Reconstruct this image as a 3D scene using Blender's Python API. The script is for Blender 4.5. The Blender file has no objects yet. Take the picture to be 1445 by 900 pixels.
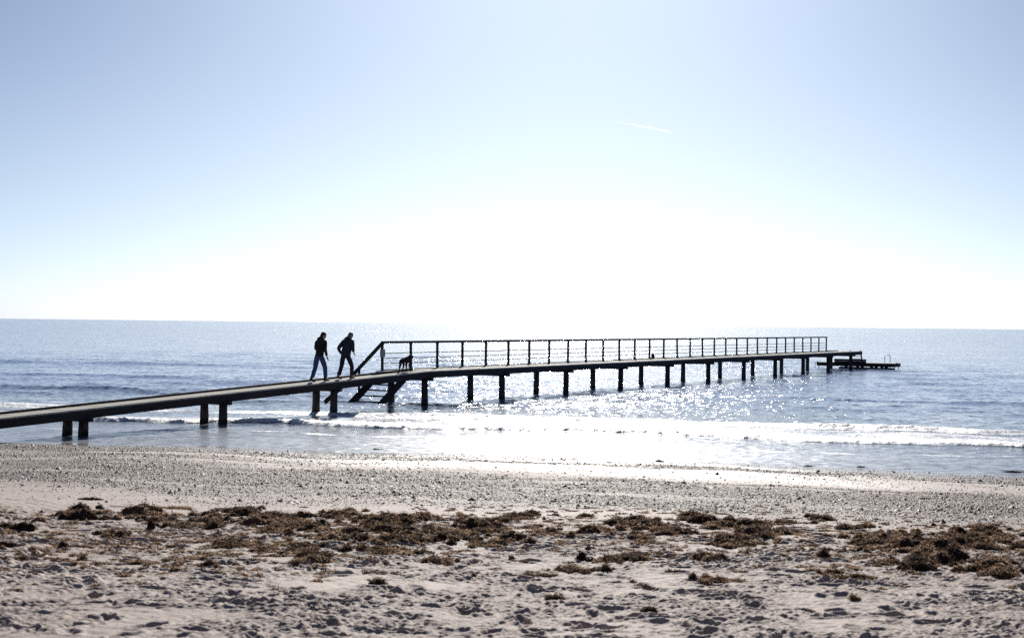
import bpy, math, random
import numpy as np
from mathutils import Vector, Matrix, noise as mnoise

random.seed(7)
rng = np.random.default_rng(11)
R = math.radians
scene = bpy.context.scene
col = scene.collection

# ------------------------------------------------------------------ camera
CAM_H = 3.2
cam_data = bpy.data.cameras.new('camera')
cam_data.sensor_width = 36.0
cam_data.lens = 50.0
cam_data.clip_start = 0.1
cam_data.clip_end = 90000.0
cam_data.dof.use_dof = True
cam_data.dof.focus_distance = 52.0
cam_data.dof.aperture_fstop = 4.5
cam = bpy.data.objects.new('camera', cam_data)
col.objects.link(cam)
PITCH, ROLL = R(0.20), R(0.600)
cam.matrix_world = (Matrix.Translation((0, 0, CAM_H)) @ Matrix.Rotation(R(90) + PITCH, 4, 'X')
                    @ Matrix.Rotation(ROLL, 4, 'Z'))
scene.camera = cam
scene.render.resolution_x, scene.render.resolution_y = 1024, 637

# ------------------------------------------------------------------ sky, sun, exposure
SUN_EL, SUN_AZ = R(27.0), R(2.5)          # azimuth measured from +Y towards +X
world = bpy.data.worlds.new('World')
scene.world = world
world.use_nodes = True
wn, wl = world.node_tree.nodes, world.node_tree.links
for n in list(wn):
    wn.remove(n)
sky = wn.new('ShaderNodeTexSky')
sky.sky_type = 'NISHITA'
sky.sun_disc = False
sky.sun_elevation = SUN_EL
sky.sun_rotation = SUN_AZ
sky.altitude = 0
sky.air_density = 0.5
sky.dust_density = 0.9
sky.ozone_density = 3.0
bg = wn.new('ShaderNodeBackground')
bg.inputs['Strength'].default_value = 0.05
# cool white balance of the air and a pale band of haze low over the sea
wtc = wn.new('ShaderNodeTexCoord')
wsep = wn.new('ShaderNodeSeparateXYZ')
wl.new(wtc.outputs['Generated'], wsep.inputs[0])
wmr = wn.new('ShaderNodeMapRange')
wmr.interpolation_type = 'SMOOTHERSTEP'
wmr.inputs['From Min'].default_value = 0.0
wmr.inputs['From Max'].default_value = 0.27
wmr.inputs['To Min'].default_value = 1.0
wmr.inputs['To Max'].default_value = 0.0
wl.new(wsep.outputs['Z'], wmr.inputs['Value'])
wt = wn.new('ShaderNodeMix'); wt.data_type = 'RGBA'; wt.blend_type = 'MULTIPLY'
wt.inputs[0].default_value = 1.0
wt.inputs[7].default_value = (1.01, 1.19, 1.31, 1)
wl.new(sky.outputs[0], wt.inputs[6])
wh = wn.new('ShaderNodeMix'); wh.data_type = 'RGBA'; wh.blend_type = 'ADD'
wh.inputs[7].default_value = (2.9, 2.7, 2.2, 1)
wl.new(wmr.outputs[0], wh.inputs[0])
wl.new(wt.outputs[2], wh.inputs[6])
wo = wn.new('ShaderNodeOutputWorld')
wm2 = wn.new('ShaderNodeMapRange')
wm2.interpolation_type = 'SMOOTHERSTEP'
wm2.inputs['From Min'].default_value = -0.02
wm2.inputs['From Max'].default_value = 0.11
wm2.inputs['To Min'].default_value = 1.0
wm2.inputs['To Max'].default_value = 0.0
wl.new(wsep.outputs['Z'], wm2.inputs['Value'])
wh2 = wn.new('ShaderNodeMix'); wh2.data_type = 'RGBA'; wh2.blend_type = 'ADD'
wh2.inputs[7].default_value = (0.0, 0.6, 4.0, 1)
wl.new(wm2.outputs[0], wh2.inputs[0])
wl.new(wh.outputs[2], wh2.inputs[6])
wl.new(wh2.outputs[2], bg.inputs['Color'])
wl.new(bg.outputs[0], wo.inputs['Surface'])

sun_data = bpy.data.lights.new('sun', 'SUN')
sun_data.energy = 5.0
sun_data.angle = R(0.53)
sun_data.color = (1.0, 0.95, 0.88)
sun = bpy.data.objects.new('sun', sun_data)
col.objects.link(sun)
sd = Vector((math.sin(SUN_AZ) * math.cos(SUN_EL), math.cos(SUN_AZ) * math.cos(SUN_EL), math.sin(SUN_EL)))
sun.rotation_euler = sd.to_track_quat('Z', 'Y').to_euler()
sun.location = (0, 0, 60)

vs = scene.view_settings
vs.view_transform = 'Standard'
vs.look = 'None'
vs.gamma = 1.0
vs.use_curve_mapping = False
vs.exposure = 0.0
scene.cycles.use_denoising = False
scene.cycles.max_bounces = 6
scene.cycles.sample_clamp_indirect = 6.0

# ------------------------------------------------------------------ noise in numpy
_P = np.random.default_rng(3).permutation(256)
_P = np.concatenate([_P, _P])
_A = np.random.default_rng(4).uniform(0, 2 * np.pi, 256)
_GX, _GY = np.cos(_A), np.sin(_A)


def perlin(x, y, seed=0):
    x = np.asarray(x, float) + seed * 17.31
    y = np.asarray(y, float) + seed * 9.77
    xi, yi = np.floor(x).astype(int), np.floor(y).astype(int)
    xf, yf = x - xi, y - yi
    u, v = xf * xf * xf * (xf * (xf * 6 - 15) + 10), yf * yf * yf * (yf * (yf * 6 - 15) + 10)

    def g(ix, iy, dx, dy):
        h = _P[(_P[ix & 255] + iy) & 255]
        return _GX[h] * dx + _GY[h] * dy
    a, b = g(xi, yi, xf, yf), g(xi + 1, yi, xf - 1, yf)
    c, d = g(xi, yi + 1, xf, yf - 1), g(xi + 1, yi + 1, xf - 1, yf - 1)
    return ((a + u * (b - a)) * (1 - v) + (c + u * (d - c)) * v) * 1.5


def fbm(x, y, octs=4, seed=0):
    s, a = 0, 1.0
    for o in range(octs):
        s = s + a * perlin(x * 2 ** o, y * 2 ** o, seed + o)
        a *= 0.5
    return s


def sstep(a, b, x):
    t = np.clip((x - a) / (b - a), 0, 1)
    return t * t * (3 - 2 * t)


# ------------------------------------------------------------------ materials
def new_mat(name):
    m = bpy.data.materials.new(name)
    m.use_nodes = True
    nt = m.node_tree
    b = nt.nodes['Principled BSDF']
    return m, nt, b


def N(nt, kind, **kw):
    n = nt.nodes.new(kind)
    for k, v in kw.items():
        if k in n.inputs:
            n.inputs[k].default_value = v
        else:
            setattr(n, k, v)
    return n


def ramp(nt, fac, stops):
    r = nt.nodes.new('ShaderNodeValToRGB')
    e = r.color_ramp.elements
    while len(e) < len(stops):
        e.new(0.5)
    for i, (p, c) in enumerate(stops):
        e[i].position = p
        e[i].color = (c[0], c[1], c[2], 1)
    nt.links.new(fac, r.inputs[0])
    return r


def noise_mat(name, c1, c2, scale=4.0, rough=0.8, stretch=(1, 1, 1), bump=0.3, bdist=0.01, spec=0.3, coord='Object'):
    m, nt, b = new_mat(name)
    tc = N(nt, 'ShaderNodeTexCoord')
    mp = N(nt, 'ShaderNodeMapping')
    mp.inputs['Scale'].default_value = stretch
    nt.links.new(tc.outputs[coord], mp.inputs[0])
    nz = N(nt, 'ShaderNodeTexNoise', Scale=scale, Detail=6.0, Roughness=0.62)
    nt.links.new(mp.outputs[0], nz.inputs['Vector'])
    r = ramp(nt, nz.outputs['Fac'], [(0.3, c1), (0.72, c2)])
    nt.links.new(r.outputs[0], b.inputs['Base Color'])
    b.inputs['Roughness'].default_value = rough
    b.inputs['Specular IOR Level'].default_value = spec
    if bump:
        bp = N(nt, 'ShaderNodeBump', Strength=bump, Distance=bdist)
        nt.links.new(nz.outputs['Fac'], bp.inputs['Height'])
        nt.links.new(bp.outputs[0], b.inputs['Normal'])
    return m


M = {}
M['deck'] = noise_mat('weathered_planks', (0.40, 0.37, 0.30), (0.66, 0.63, 0.55), 3.0, 0.75, (1, 6, 1), 0.4, 0.004, 0.35)
M['beam'] = noise_mat('dark_timber', (0.022, 0.018, 0.018), (0.062, 0.052, 0.050), 2.0, 0.85, (1, 1, 8), 0.5, 0.006)
M['pile'] = noise_mat('tarred_pile', (0.022, 0.017, 0.016), (0.085, 0.068, 0.062), 5.0, 0.8, (3, 3, 0.6), 0.6, 0.01)
M['rail'] = noise_mat('green_black_paint', (0.010, 0.018, 0.018), (0.035, 0.048, 0.046), 9.0, 0.75, (1, 1, 1), 0.1, 0.002, 0.2)
M['steel'] = noise_mat('galvanised_steel', (0.10, 0.11, 0.12), (0.22, 0.23, 0.24), 14.0, 0.4, (1, 1, 1), 0.1, 0.001, 0.5)
M['steel'].node_tree.nodes['Principled BSDF'].inputs['Metallic'].default_value = 0.7
M['plate'] = noise_mat('pale_plate', (0.30, 0.33, 0.36), (0.42, 0.45, 0.48), 12.0, 0.5, (1, 1, 1), 0.0)
M['platedark'] = noise_mat('plate_print', (0.08, 0.09, 0.11), (0.12, 0.13, 0.15), 12.0, 0.5, (1, 1, 1), 0.0)
M['skin'] = noise_mat('skin', (0.42, 0.26, 0.20), (0.52, 0.33, 0.25), 9.0, 0.55, (1, 1, 1), 0.05, 0.001)
M['jacket_black'] = noise_mat('black_jacket_cloth', (0.010, 0.009, 0.011), (0.028, 0.024, 0.028), 6.0, 0.85, (1, 1, 1), 0.5, 0.02)
M['jacket_navy'] = noise_mat('slate_jacket_cloth', (0.012, 0.015, 0.022), (0.04, 0.048, 0.062), 6.0, 0.75, (1, 1, 2.5), 0.6, 0.02)
M['jeans'] = noise_mat('blue_denim', (0.028, 0.045, 0.115), (0.07, 0.10, 0.22), 12.0, 0.9, (1, 1, 1), 0.4, 0.01)
M['trousers'] = noise_mat('black_denim', (0.010, 0.012, 0.022), (0.025, 0.03, 0.045), 12.0, 0.9, (1, 1, 1), 0.4, 0.01)
M['shoe_black'] = noise_mat('black_shoe', (0.012, 0.010, 0.010), (0.03, 0.026, 0.026), 12.0, 0.6, (1, 1, 1), 0.1, 0.002)
M['shoe_brown'] = noise_mat('brown_leather', (0.06, 0.032, 0.022), (0.13, 0.07, 0.045), 12.0, 0.6, (1, 1, 1), 0.1, 0.002)
M['hair_dark'] = noise_mat('dark_hair', (0.012, 0.009, 0.008), (0.035, 0.026, 0.022), 30.0, 0.6, (1, 1, 1), 0.6, 0.004)
M['hair_grey'] = noise_mat('greying_hair', (0.08, 0.06, 0.055), (0.26, 0.21, 0.18), 30.0, 0.6, (1, 1, 1), 0.6, 0.004)
M['fur'] = noise_mat('dark_curly_fur', (0.010, 0.008, 0.008), (0.07, 0.05, 0.042), 14.0, 0.8, (1, 1, 1), 0.9, 0.02)
M['bundle'] = noise_mat('dark_rope', (0.012, 0.012, 0.014), (0.035, 0.034, 0.034), 25.0, 0.8, (1, 1, 6), 0.8, 0.01)


# tide mark on the piles: wet and weedy low down, a pale salt and barnacle belt above
nt = M['pile'].node_tree; b = nt.nodes['Principled BSDF']
ge = N(nt, 'ShaderNodeNewGeometry'); sp = N(nt, 'ShaderNodeSeparateXYZ'); nt.links.new(ge.outputs['Position'], sp.inputs[0])
nz = N(nt, 'ShaderNodeTexNoise', Scale=9.0, Detail=4.0); nt.links.new(ge.outputs['Position'], nz.inputs['Vector'])
ad = N(nt, 'ShaderNodeMath', operation='MULTIPLY_ADD'); ad.inputs[1].default_value = 0.5
nt.links.new(nz.outputs['Fac'], ad.inputs[0]); nt.links.new(sp.outputs['Z'], ad.inputs[2])
tm = ramp(nt, ad.outputs[0], [(0.0, (0.30, 0.38, 0.25)), (0.36, (0.45, 0.5, 0.35)), (0.46, (2.2, 2.1, 1.9)), (0.56, (1.5, 1.4, 1.35)), (0.75, (1, 1, 1))])
mt = N(nt, 'ShaderNodeMix', data_type='RGBA', blend_type='MULTIPLY'); mt.inputs[0].default_value = 1.0
src = b.inputs['Base Color'].links[0].from_socket
nt.links.new(src, mt.inputs[6]); nt.links.new(tm.outputs[0], mt.inputs[7]); nt.links.new(mt.outputs[2], b.inputs['Base Color'])


# ------------------------------------------------------------------ object helpers
def tag(o, label=None, cat=None, group=None, kind=None):
    if label: o['label'] = label
    if cat: o['category'] = cat
    if group: o['group'] = group
    if kind: o['kind'] = kind
    return o


def empty(name, loc=(0, 0, 0), rz=0.0):
    o = bpy.data.objects.new(name, None)
    o.empty_display_size = 0.2
    o.location = loc
    o.rotation_euler = (0, 0, rz)
    col.objects.link(o)
    return o


class MB:
    def __init__(s):
        s.v, s.f = [], []

    def add(s, vs_, fs):
        b = len(s.v)
        s.v += [tuple(p) for p in vs_]
        s.f += [tuple(i + b for i in f) for f in fs]

    def box(s, c, size, rot=None, ch=0.0):
        """box with optional chamfer, centre c, full size"""
        hx, hy, hz = size[0] / 2, size[1] / 2, size[2] / 2
        if ch <= 0:
            pts = [Vector((x * hx, y * hy, z * hz)) for x in (-1, 1) for y in (-1, 1) for z in (-1, 1)]
            fs = [(0, 1, 3, 2), (4, 6, 7, 5), (0, 4, 5, 1), (2, 3, 7, 6), (0, 2, 6, 4), (1, 5, 7, 3)]
        else:
            ch = min(ch, hx * .6, hy * .6, hz * .6)
            pts = []
            for k, sg in ((0, -1), (0, 1)):
                pass
            # chamfered along the long axis-free way: octagon ring stack
            ring = lambda z, i: [Vector(p) for p in ((-hx + i, -hy + i + ch, z), (-hx + i + ch, -hy + i, z), (hx - i - ch, -hy + i, z),
                                 (hx - i, -hy + i + ch, z), (hx - i, hy - i - ch, z), (hx - i - ch, hy - i, z),
                                 (-hx + i + ch, hy - i, z), (-hx + i, hy - i - ch, z))]
            pts = ring(-hz, ch * .6) + ring(-hz + ch, 0) + ring(hz - ch, 0) + ring(hz, ch * .6)
            fs = [tuple(range(7, -1, -1)), tuple(range(24, 32))]
            for r_ in range(3):
                for k in range(8):
                    k2 = (k + 1) % 8
                    fs.append((r_ * 8 + k, r_ * 8 + k2, r_ * 8 + 8 + k2, r_ * 8 + 8 + k))
        if rot is not None:
            pts = [rot @ p for p in pts]
        c = Vector(c)
        s.add([p + c for p in pts], fs)

    def bar(s, a, b, w, h, ch=0.0, up=Vector((0, 0, 1))):
        """rectangular bar from a to b, w sideways, h along up"""
        a, b = Vector(a), Vector(b)
        d = (b - a)
        L = d.length
        y = d.normalized()
        x = y.cross(up).normalized()
        z = x.cross(y)
        rot = Matrix((x, y, z)).transposed()
        s.box((a + b) / 2, (w, L, h), rot, ch)

    def tube(s, pts, rad, n=8, cap=True):
        pts = [Vector(p) for p in pts]
        rad = rad if isinstance(rad, (list, tuple)) else [rad] * len(pts)
        vs_, fs = [], []
        prev = None
        for i, p in enumerate(pts):
            d = (pts[min(i + 1, len(pts) - 1)] - pts[max(i - 1, 0)]).normalized()
            if prev is None:
                x = d.orthogonal().normalized()
            else:
                x = (prev - d * prev.dot(d)).normalized()
            prev = x
            y = d.cross(x)
            for k in range(n):
                a = 2 * math.pi * k / n
                vs_.append(p + (x * math.cos(a) + y * math.sin(a)) * rad[i])
        for i in range(len(pts) - 1):
            for k in range(n):
                k2 = (k + 1) % n
                fs.append((i * n + k, i * n + k2, (i + 1) * n + k2, (i + 1) * n + k))
        if cap:
            fs.append(tuple(range(n - 1, -1, -1)))
            fs.append(tuple(range((len(pts) - 1) * n, len(pts) * n)))
        s.add(vs_, fs)

    def rings(s, rings_, cap=True):
        n = len(rings_[0])
        vs_ = [p for r in rings_ for p in r]
        fs = []
        for i in range(len(rings_) - 1):
            for k in range(n):
                k2 = (k + 1) % n
                fs.append((i * n + k, i * n + k2, (i + 1) * n + k2, (i + 1) * n + k))
        if cap:
            fs.append(tuple(range(n - 1, -1, -1)))
            fs.append(tuple(range((len(rings_) - 1) * n, len(rings_) * n)))
        s.add(vs_, fs)

    def build(s, name, mat, parent=None, smooth=False):
        me = bpy.data.meshes.new(name)
        me.from_pydata(s.v, [], s.f)
        me.update()
        if smooth:
            me.shade_smooth()
        me.materials.append(mat)
        o = bpy.data.objects.new(name, me)
        col.objects.link(o)
        if parent:
            o.parent = parent
        return o


def np_mesh(name, V, F, mat, smooth=True, attrs=None):
    """V (n,3); F (m,k) quads or tris"""
    me = bpy.data.meshes.new(name)
    n, m, k = len(V), len(F), F.shape[1]
    me.vertices.add(n)
    me.vertices.foreach_set('co', np.ascontiguousarray(V, dtype=np.float32).ravel())
    me.loops.add(m * k)
    me.loops.foreach_set('vertex_index', np.ascontiguousarray(F, dtype=np.int32).ravel())
    me.polygons.add(m)
    me.polygons.foreach_set('loop_start', np.arange(0, m * k, k, dtype=np.int32))
    me.update(calc_edges=True)
    me.validate()
    if smooth:
        me.shade_smooth()
    for an, av in (attrs or {}).items():
        at = me.attributes.new(an, 'FLOAT', 'POINT')
        at.data.foreach_set('value', np.ascontiguousarray(av, dtype=np.float32).ravel())
    me.materials.append(mat)
    o = bpy.data.objects.new(name, me)
    col.objects.link(o)
    return o


def grid_faces(nx, ny):
    i = np.arange(nx - 1)[None, :] + np.arange(ny - 1)[:, None] * nx
    i = i.ravel()
    return np.stack([i, i + 1, i + 1 + nx, i + nx], 1)


def axis(lo, hi, step, out_lo, out_hi, grow=1.25):
    a = list(np.arange(lo, hi + step / 2, step))
    d = step
    while a[-1] < out_hi:
        d *= grow
        a.append(min(a[-1] + d, out_hi))
    d = step
    b = [lo]
    while b[-1] > out_lo:
        d *= grow
        b.append(max(b[-1] - d, out_lo))
    return np.array(b[:0:-1] + a)


# ------------------------------------------------------------------ the beach
def shore_s(x, y):
    """distance seaward of the waterline"""
    xc = np.clip(x, -60, 60)
    w = 0.5 * np.sin(x * 0.23 + 1.1) + 0.25 * np.sin(x * 0.61)
    w = w + np.where(np.abs(xc) < 50, 0.5 * perlin(xc * 0.45, 0 * xc, 97) + 0.16 * perlin(xc * 1.7, 0 * xc, 98), 0)
    return (y + 0.27 * xc) - 34.3 - w


def base_z(x, y):
    s = shore_s(x, y)
    land = -s * 0.046 + 0.03 * np.exp(-((s + 19) / 1.6) ** 2)
    sea = -np.minimum(s, 90) * 0.035
    z = np.where(s < 0, land, sea)
    return np.minimum(z, 2.2 + 0.004 * np.maximum(-s - 50, 0))


gx = axis(-6.9, 6.9, 0.0115, -3000, 3000, 1.16)
gy = np.concatenate([axis(8.0, 17.2, 0.0115, -2000, 17.2, 1.3), np.arange(17.22, 19.5, 0.022), np.arange(19.54, 40, 0.05)])
gy = np.concatenate([gy, np.arange(gy[-1] + .3, 90, 1.2), [120, 300, 30000]])
GX, GY = np.meshgrid(gx, gy)
S0 = shore_s(GX, GY)
Z = base_z(GX, GY)
dry = sstep(-14.5, -20, S0) * 0.80 + 0.06
dry = dry * (1 - sstep(11, 60, np.abs(GX)))
wx, wy = GX + 0.10 * perlin(GX * 2, GY * 2, 5), GY + 0.10 * perlin(GX * 2, GY * 2, 6)
# trampled dry sand: broad swells, scooped hollows with raised rims, crumbly grain
hol = perlin(wx * 2.6, wy * 3.4, 1)
patchy = np.clip(0.70 + 0.75 * perlin(GX * 0.8, GY * 1.1, 18) + 0.35 * perlin(GX * 2.3, GY * 3.1, 20), 0.22, 1.3)
Z = Z + dry * (0.020 * perlin(GX * 0.9, GY * 1.1, 8)
               - 0.016 * np.maximum(0.55 - np.abs(hol) * 2.2, 0)
               + patchy * (0.026 * np.abs(perlin(wx * 4.6, wy * 7.4, 2)) + 0.027 * np.abs(perlin(wx * 8.6, wy * 12.5, 7))
                           + 0.015 * np.abs(perlin(wx * 17, wy * 23, 9)) + 0.008 * perlin(GX * 33, GY * 38, 10) + 0.0045 * perlin(GX * 62, GY * 66, 19)))
Z = Z + (1 - dry) * 0.002 * perlin(GX * 6, GY * 9, 12) * (S0 < 3)
# footprints
for k in range(900):
    fx, fy = rng.uniform(-7.2, 7.2), rng.uniform(7.8, 17.3)
    if shore_s(fx, fy) > -16.5:
        continue
    a = rng.uniform(0, math.pi)
    L, Wd, dep = rng.uniform(.09, .15), rng.uniform(.04, .065), rng.uniform(.014, .036)
    i0, i1 = np.searchsorted(gx, [fx - .35, fx + .35])
    j0, j1 = np.searchsorted(gy, [fy - .35, fy + .35])
    dx, dy = GX[j0:j1, i0:i1] - fx, GY[j0:j1, i0:i1] - fy
    p, q = dx * math.cos(a) + dy * math.sin(a), -dx * math.sin(a) + dy * math.cos(a)
    r = np.sqrt((p / L) ** 2 + (q / Wd) ** 2)
    Z[j0:j1, i0:i1] += -dep * np.exp(-r ** 3) + dep * 0.55 * np.exp(-((r - 1.35) / 0.3) ** 2)


def ground(x, y):
    i = int(np.clip(np.searchsorted(gx, x), 1, len(gx) - 1))
    j = int(np.clip(np.searchsorted(gy, y), 1, len(gy) - 1))
    tx = (x - gx[i - 1]) / (gx[i] - gx[i - 1])
    ty = (y - gy[j - 1]) / (gy[j] - gy[j - 1])
    return ((Z[j - 1, i - 1] * (1 - tx) + Z[j - 1, i] * tx) * (1 - ty)
            + (Z[j, i - 1] * (1 - tx) + Z[j, i] * tx) * ty)


# where a spot seen in the photograph (1445 x 900) lies on the beach
_Rm = cam.matrix_world.to_3x3()
F_PX = 50.0 / 36.0 * 1445


def spot(px, py):
    d = _Rm @ Vector(((px - 722.5) / F_PX, -(py - 450) / F_PX, -1))
    t = 5.0
    for _ in range(40):
        p = Vector((0, 0, CAM_H)) + d * t
        z = float(base_z(np.float64(p.x), np.float64(p.y)))
        t += (p.z - z) / -d.z * 0.7
    p = Vector((0, 0, CAM_H)) + d * t
    return p.x, p.y


m, nt, b = new_mat('beach_sand')
M['sand'] = m
ge = N(nt, 'ShaderNodeNewGeometry')
at = N(nt, 'ShaderNodeAttribute', attribute_name='wet')
pb = N(nt, 'ShaderNodeAttribute', attribute_name='shingle')
n1 = N(nt, 'ShaderNodeTexNoise', Scale=1.3, Detail=5.0)
n2 = N(nt, 'ShaderNodeTexNoise', Scale=90.0, Detail=3.0, Roughness=0.7)
n3 = N(nt, 'ShaderNodeTexVoronoi', Scale=34.0)
for n in (n1, n2, n3):
    nt.links.new(ge.outputs['Position'], n.inputs['Vector'])
c_dry = ramp(nt, n1.outputs['Fac'], [(0.3, (0.385, 0.30, 0.26)), (0.7, (0.52, 0.42, 0.365))])
c_g = ramp(nt, n2.outputs['Fac'], [(0.36, (0.50, 0.48, 0.46)), (0.60, (1.15, 1.15, 1.15))])
mul = N(nt, 'ShaderNodeMix', data_type='RGBA', blend_type='MULTIPLY')
mul.inputs[0].default_value = 1.0
nt.links.new(c_dry.outputs[0], mul.inputs[6]); nt.links.new(c_g.outputs[0], mul.inputs[7])
# coarse shell and shingle grains where the band lies
c_s = ramp(nt, n3.outputs['Color'], [(0.2, (0.06, 0.048, 0.043)), (0.55, (0.17, 0.135, 0.12)), (0.9, (0.44, 0.38, 0.35))])
mx = N(nt, 'ShaderNodeMix', data_type='RGBA')
sm = N(nt, 'ShaderNodeMath', operation='MULTIPLY'); sm.inputs[1].default_value = 1.0
nt.links.new(pb.outputs['Fac'], sm.inputs[0]); nt.links.new(sm.outputs[0], mx.inputs[0])
nt.links.new(mul.outputs[2], mx.inputs[6]); nt.links.new(c_s.outputs[0], mx.inputs[7])
wetc = N(nt, 'ShaderNodeMix', data_type='RGBA', blend_type='MULTIPLY')
wetc.inputs[7].default_value = (0.42, 0.39, 0.38, 1)
nt.links.new(at.outputs['Fac'], wetc.inputs[0]); nt.links.new(mx.outputs[2], wetc.inputs[6])
nt.links.new(wetc.outputs[2], b.inputs['Base Color'])
mr = N(nt, 'ShaderNodeMapRange'); mr.inputs['To Min'].default_value = 0.75; mr.inputs['To Max'].default_value = 0.16
nt.links.new(at.outputs['Fac'], mr.inputs['Value']); nt.links.new(mr.outputs[0], b.inputs['Roughness'])
b.inputs['Specular IOR Level'].default_value = 0.35
bp = N(nt, 'ShaderNodeBump', Strength=0.5, Distance=0.006)
bm_ = N(nt, 'ShaderNodeMath', operation='MULTIPLY')
inv = N(nt, 'ShaderNodeMath', operation='SUBTRACT'); inv.inputs[0].default_value = 1.08
nt.links.new(at.outputs['Fac'], inv.inputs[1])
nt.links.new(n2.outputs['Fac'], bm_.inputs[0]); nt.links.new(inv.outputs[0], bm_.inputs[1])
vd = N(nt, 'ShaderNodeMath', operation='MULTIPLY')
nt.links.new(n3.outputs['Distance'], vd.inputs[0]); nt.links.new(pb.outputs['Fac'], vd.inputs[1])
vs2 = N(nt, 'ShaderNodeMath', operation='MULTIPLY'); vs2.inputs[1].default_value = -2.5
nt.links.new(vd.outputs[0], vs2.inputs[0])
hs = N(nt, 'ShaderNodeMath', operation='ADD')
nt.links.new(bm_.outputs[0], hs.inputs[0]); nt.links.new(vs2.outputs[0], hs.inputs[1])
nt.links.new(hs.outputs[0], bp.inputs['Height']); nt.links.new(bp.outputs[0], b.inputs['Normal'])

streak = fbm(GX * 0.22 + 3, (S0) * 0.75, 4, 21)


def shingle_density(x, y):
    s = shore_s(x, y)
    st = fbm(x * 0.16 + 3, s * 0.62, 4, 21)
    fine = fbm(x * 0.30 + 9, s * 1.9, 3, 26)
    w_ = s + 1.3 * st
    band = sstep(-17.0, -11.5, s + 0.8 * st) * (1 - sstep(-8.4, -7.0, w_))
    band2 = sstep(-4.9, -3.9, w_) * (1 - sstep(-2.2, -1.2, w_)) + 0.7 * sstep(-8, -6, s) * (1 - sstep(-3, -2, s)) * sstep(-1, -8, x)
    thin = sstep(-18, -14, s) * (1 - sstep(-1.0, 0.5, s)) * 0.10
    return np.clip(band * (0.85 + 0.45 * st + 0.7 * fine) + band2 * (0.6 + 0.7 * st + 0.6 * fine) + thin, 0, 1)


shg = np.where((np.abs(GX) < 60) & (GY < 45), shingle_density(GX, GY), 0)
wet = sstep(-8.5, -1.0, S0 + 2.2 * fbm(GX * 0.18, S0 * 0.5, 3, 31)) * 0.75 + 0.25 * sstep(-3, 0, S0)
wet = wet * (1 - 0.55 * shg)
V = np.stack([GX, GY, Z], -1).reshape(-1, 3)
o = np_mesh('beach', V, grid_faces(len(gx), len(gy)), M['sand'], True, {'wet': wet, 'shingle': shg})
tag(o, 'pale trampled sand beach sloping down to the sea', 'beach', kind='structure')

# ------------------------------------------------------------------ the sea
sx = axis(-24, 24, 0.10, -30000, 30000, 1.09)
sy = np.concatenate([np.arange(26.0, 50.0, 0.07), np.arange(50, 80, 0.12)])
sy = np.concatenate([sy, axis(80, 130, 0.25, 80, 60000, 1.06)[1:]])
WX, WY = np.meshgrid(sx, sy)
WS = shore_s(WX, WY)
cell = np.maximum(np.gradient(sx)[None, :] + 0 * WY, np.gradient(sy)[:, None] + 0 * WX)
WZ = np.zeros_like(WX)
wr = np.random.default_rng(5)
for k in range(46):
    lam = 0.45 * (9.0 / 0.45) ** (k / 45.0)
    th = R(wr.normal(195, 38))                      # rolling in towards the beach
    kx, ky = math.sin(th) * 2 * math.pi / lam, math.cos(th) * 2 * math.pi / lam
    amp = 0.0027 * lam ** 0.85
    fade = np.clip(1.6 - 4.0 * cell / lam, 0, 1)
    WZ += amp * fade * np.sin(kx * WX + ky * WY + wr.uniform(0, 6.28))
calm = 0.05 + 0.95 * sstep(8, 26, WS) + 0.25 * sstep(7, 9, WS) * (1 - sstep(9, 20, WS))
patch = 0.75 + 0.5 * perlin(WX * 0.05, WY * 0.03, 41)
WZ = WZ * calm * patch
# the inner bore and the outer breaking crest, and low swells farther out
near = (WS < 60) & (np.abs(WX) < 80)
f1 = 8.0 + 0.9 * perlin(WX * 0.16, 0 * WX, 51) + 0.25 * perlin(WX * 0.9, 0 * WX, 52)
q1 = WS - f1
a1 = (0.085 + 0.04 * perlin(WX * 0.3, 0 * WX, 53)) * (1 - 0.4 * sstep(2, 9, WX))
WZ += np.where(near, a1 * sstep(-0.22, 0.10, q1) * np.exp(-np.maximum(q1, 0) / 1.6), 0)
f2 = 13.3 + 0.9 * perlin(WX * 0.09, 0 * WX + 3, 54) + 0.06 * WX
q2 = WS - f2
a2 = 0.085 + 0.10 * perlin(WX * 0.17, 0 * WX, 55)
WZ += np.where(near, a2 * sstep(-0.45, 0.15, q2) * np.exp(-np.maximum(q2, 0) / 1.3), 0)
for (s0, x0, xw, am, wd) in ((25.5, -19, 6, 0.13, 0.9), (20.0, -3, 7, 0.10, 0.8), (40, -22, 9, 0.12, 1.6), (62, -28, 14, 0.12, 2.2), (33, 12, 12, 0.10, 1.2)):
    q = WS - s0 - 0.8 * perlin(WX * 0.1, 0 * WX, 60 + int(s0))
    shp = np.where(q < 0, np.exp(-(q / (wd * .5)) ** 2), np.exp(-(q / (wd * 1.6)) ** 2))
    WZ += np.where(WS < 90, am * shp * np.exp(-((WX - x0) / xw) ** 2), 0)
# foam
tex = fbm(WX * 0.9, WY * 1.6, 5, 71)
foam = np.zeros_like(WX)
side = sstep(-11, 3, WX)
foam += 1.25 * sstep(-0.24 - 0.12 * tex, -0.04, q1) * np.exp(-np.maximum(q1, 0) / 0.55)
foam += (0.27 + 0.22 * side + 0.16 * perlin(WX * .4, WS * .8, 83)) * sstep(-.1, 0.3, q1) * (1 - sstep(3.6, 6.6, q1 + 1.5 * tex))
foam += (0.5 + 0.7 * perlin(WX * 0.15 + 5, 0 * WX, 74)) * sstep(-0.6, -0.35, q2) * np.exp(-np.maximum(q2, 0) / 0.9)
q3 = WS - (12.6 + 0.5 * perlin(WX * 0.2, 0 * WX, 76))
foam += 0.9 * np.exp(-(q3 / 0.8) ** 2) * sstep(-13, -17, WX)
q4 = WS - (4.4 + 1.2 * perlin(WX * 0.12, 0 * WX, 77))
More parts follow.
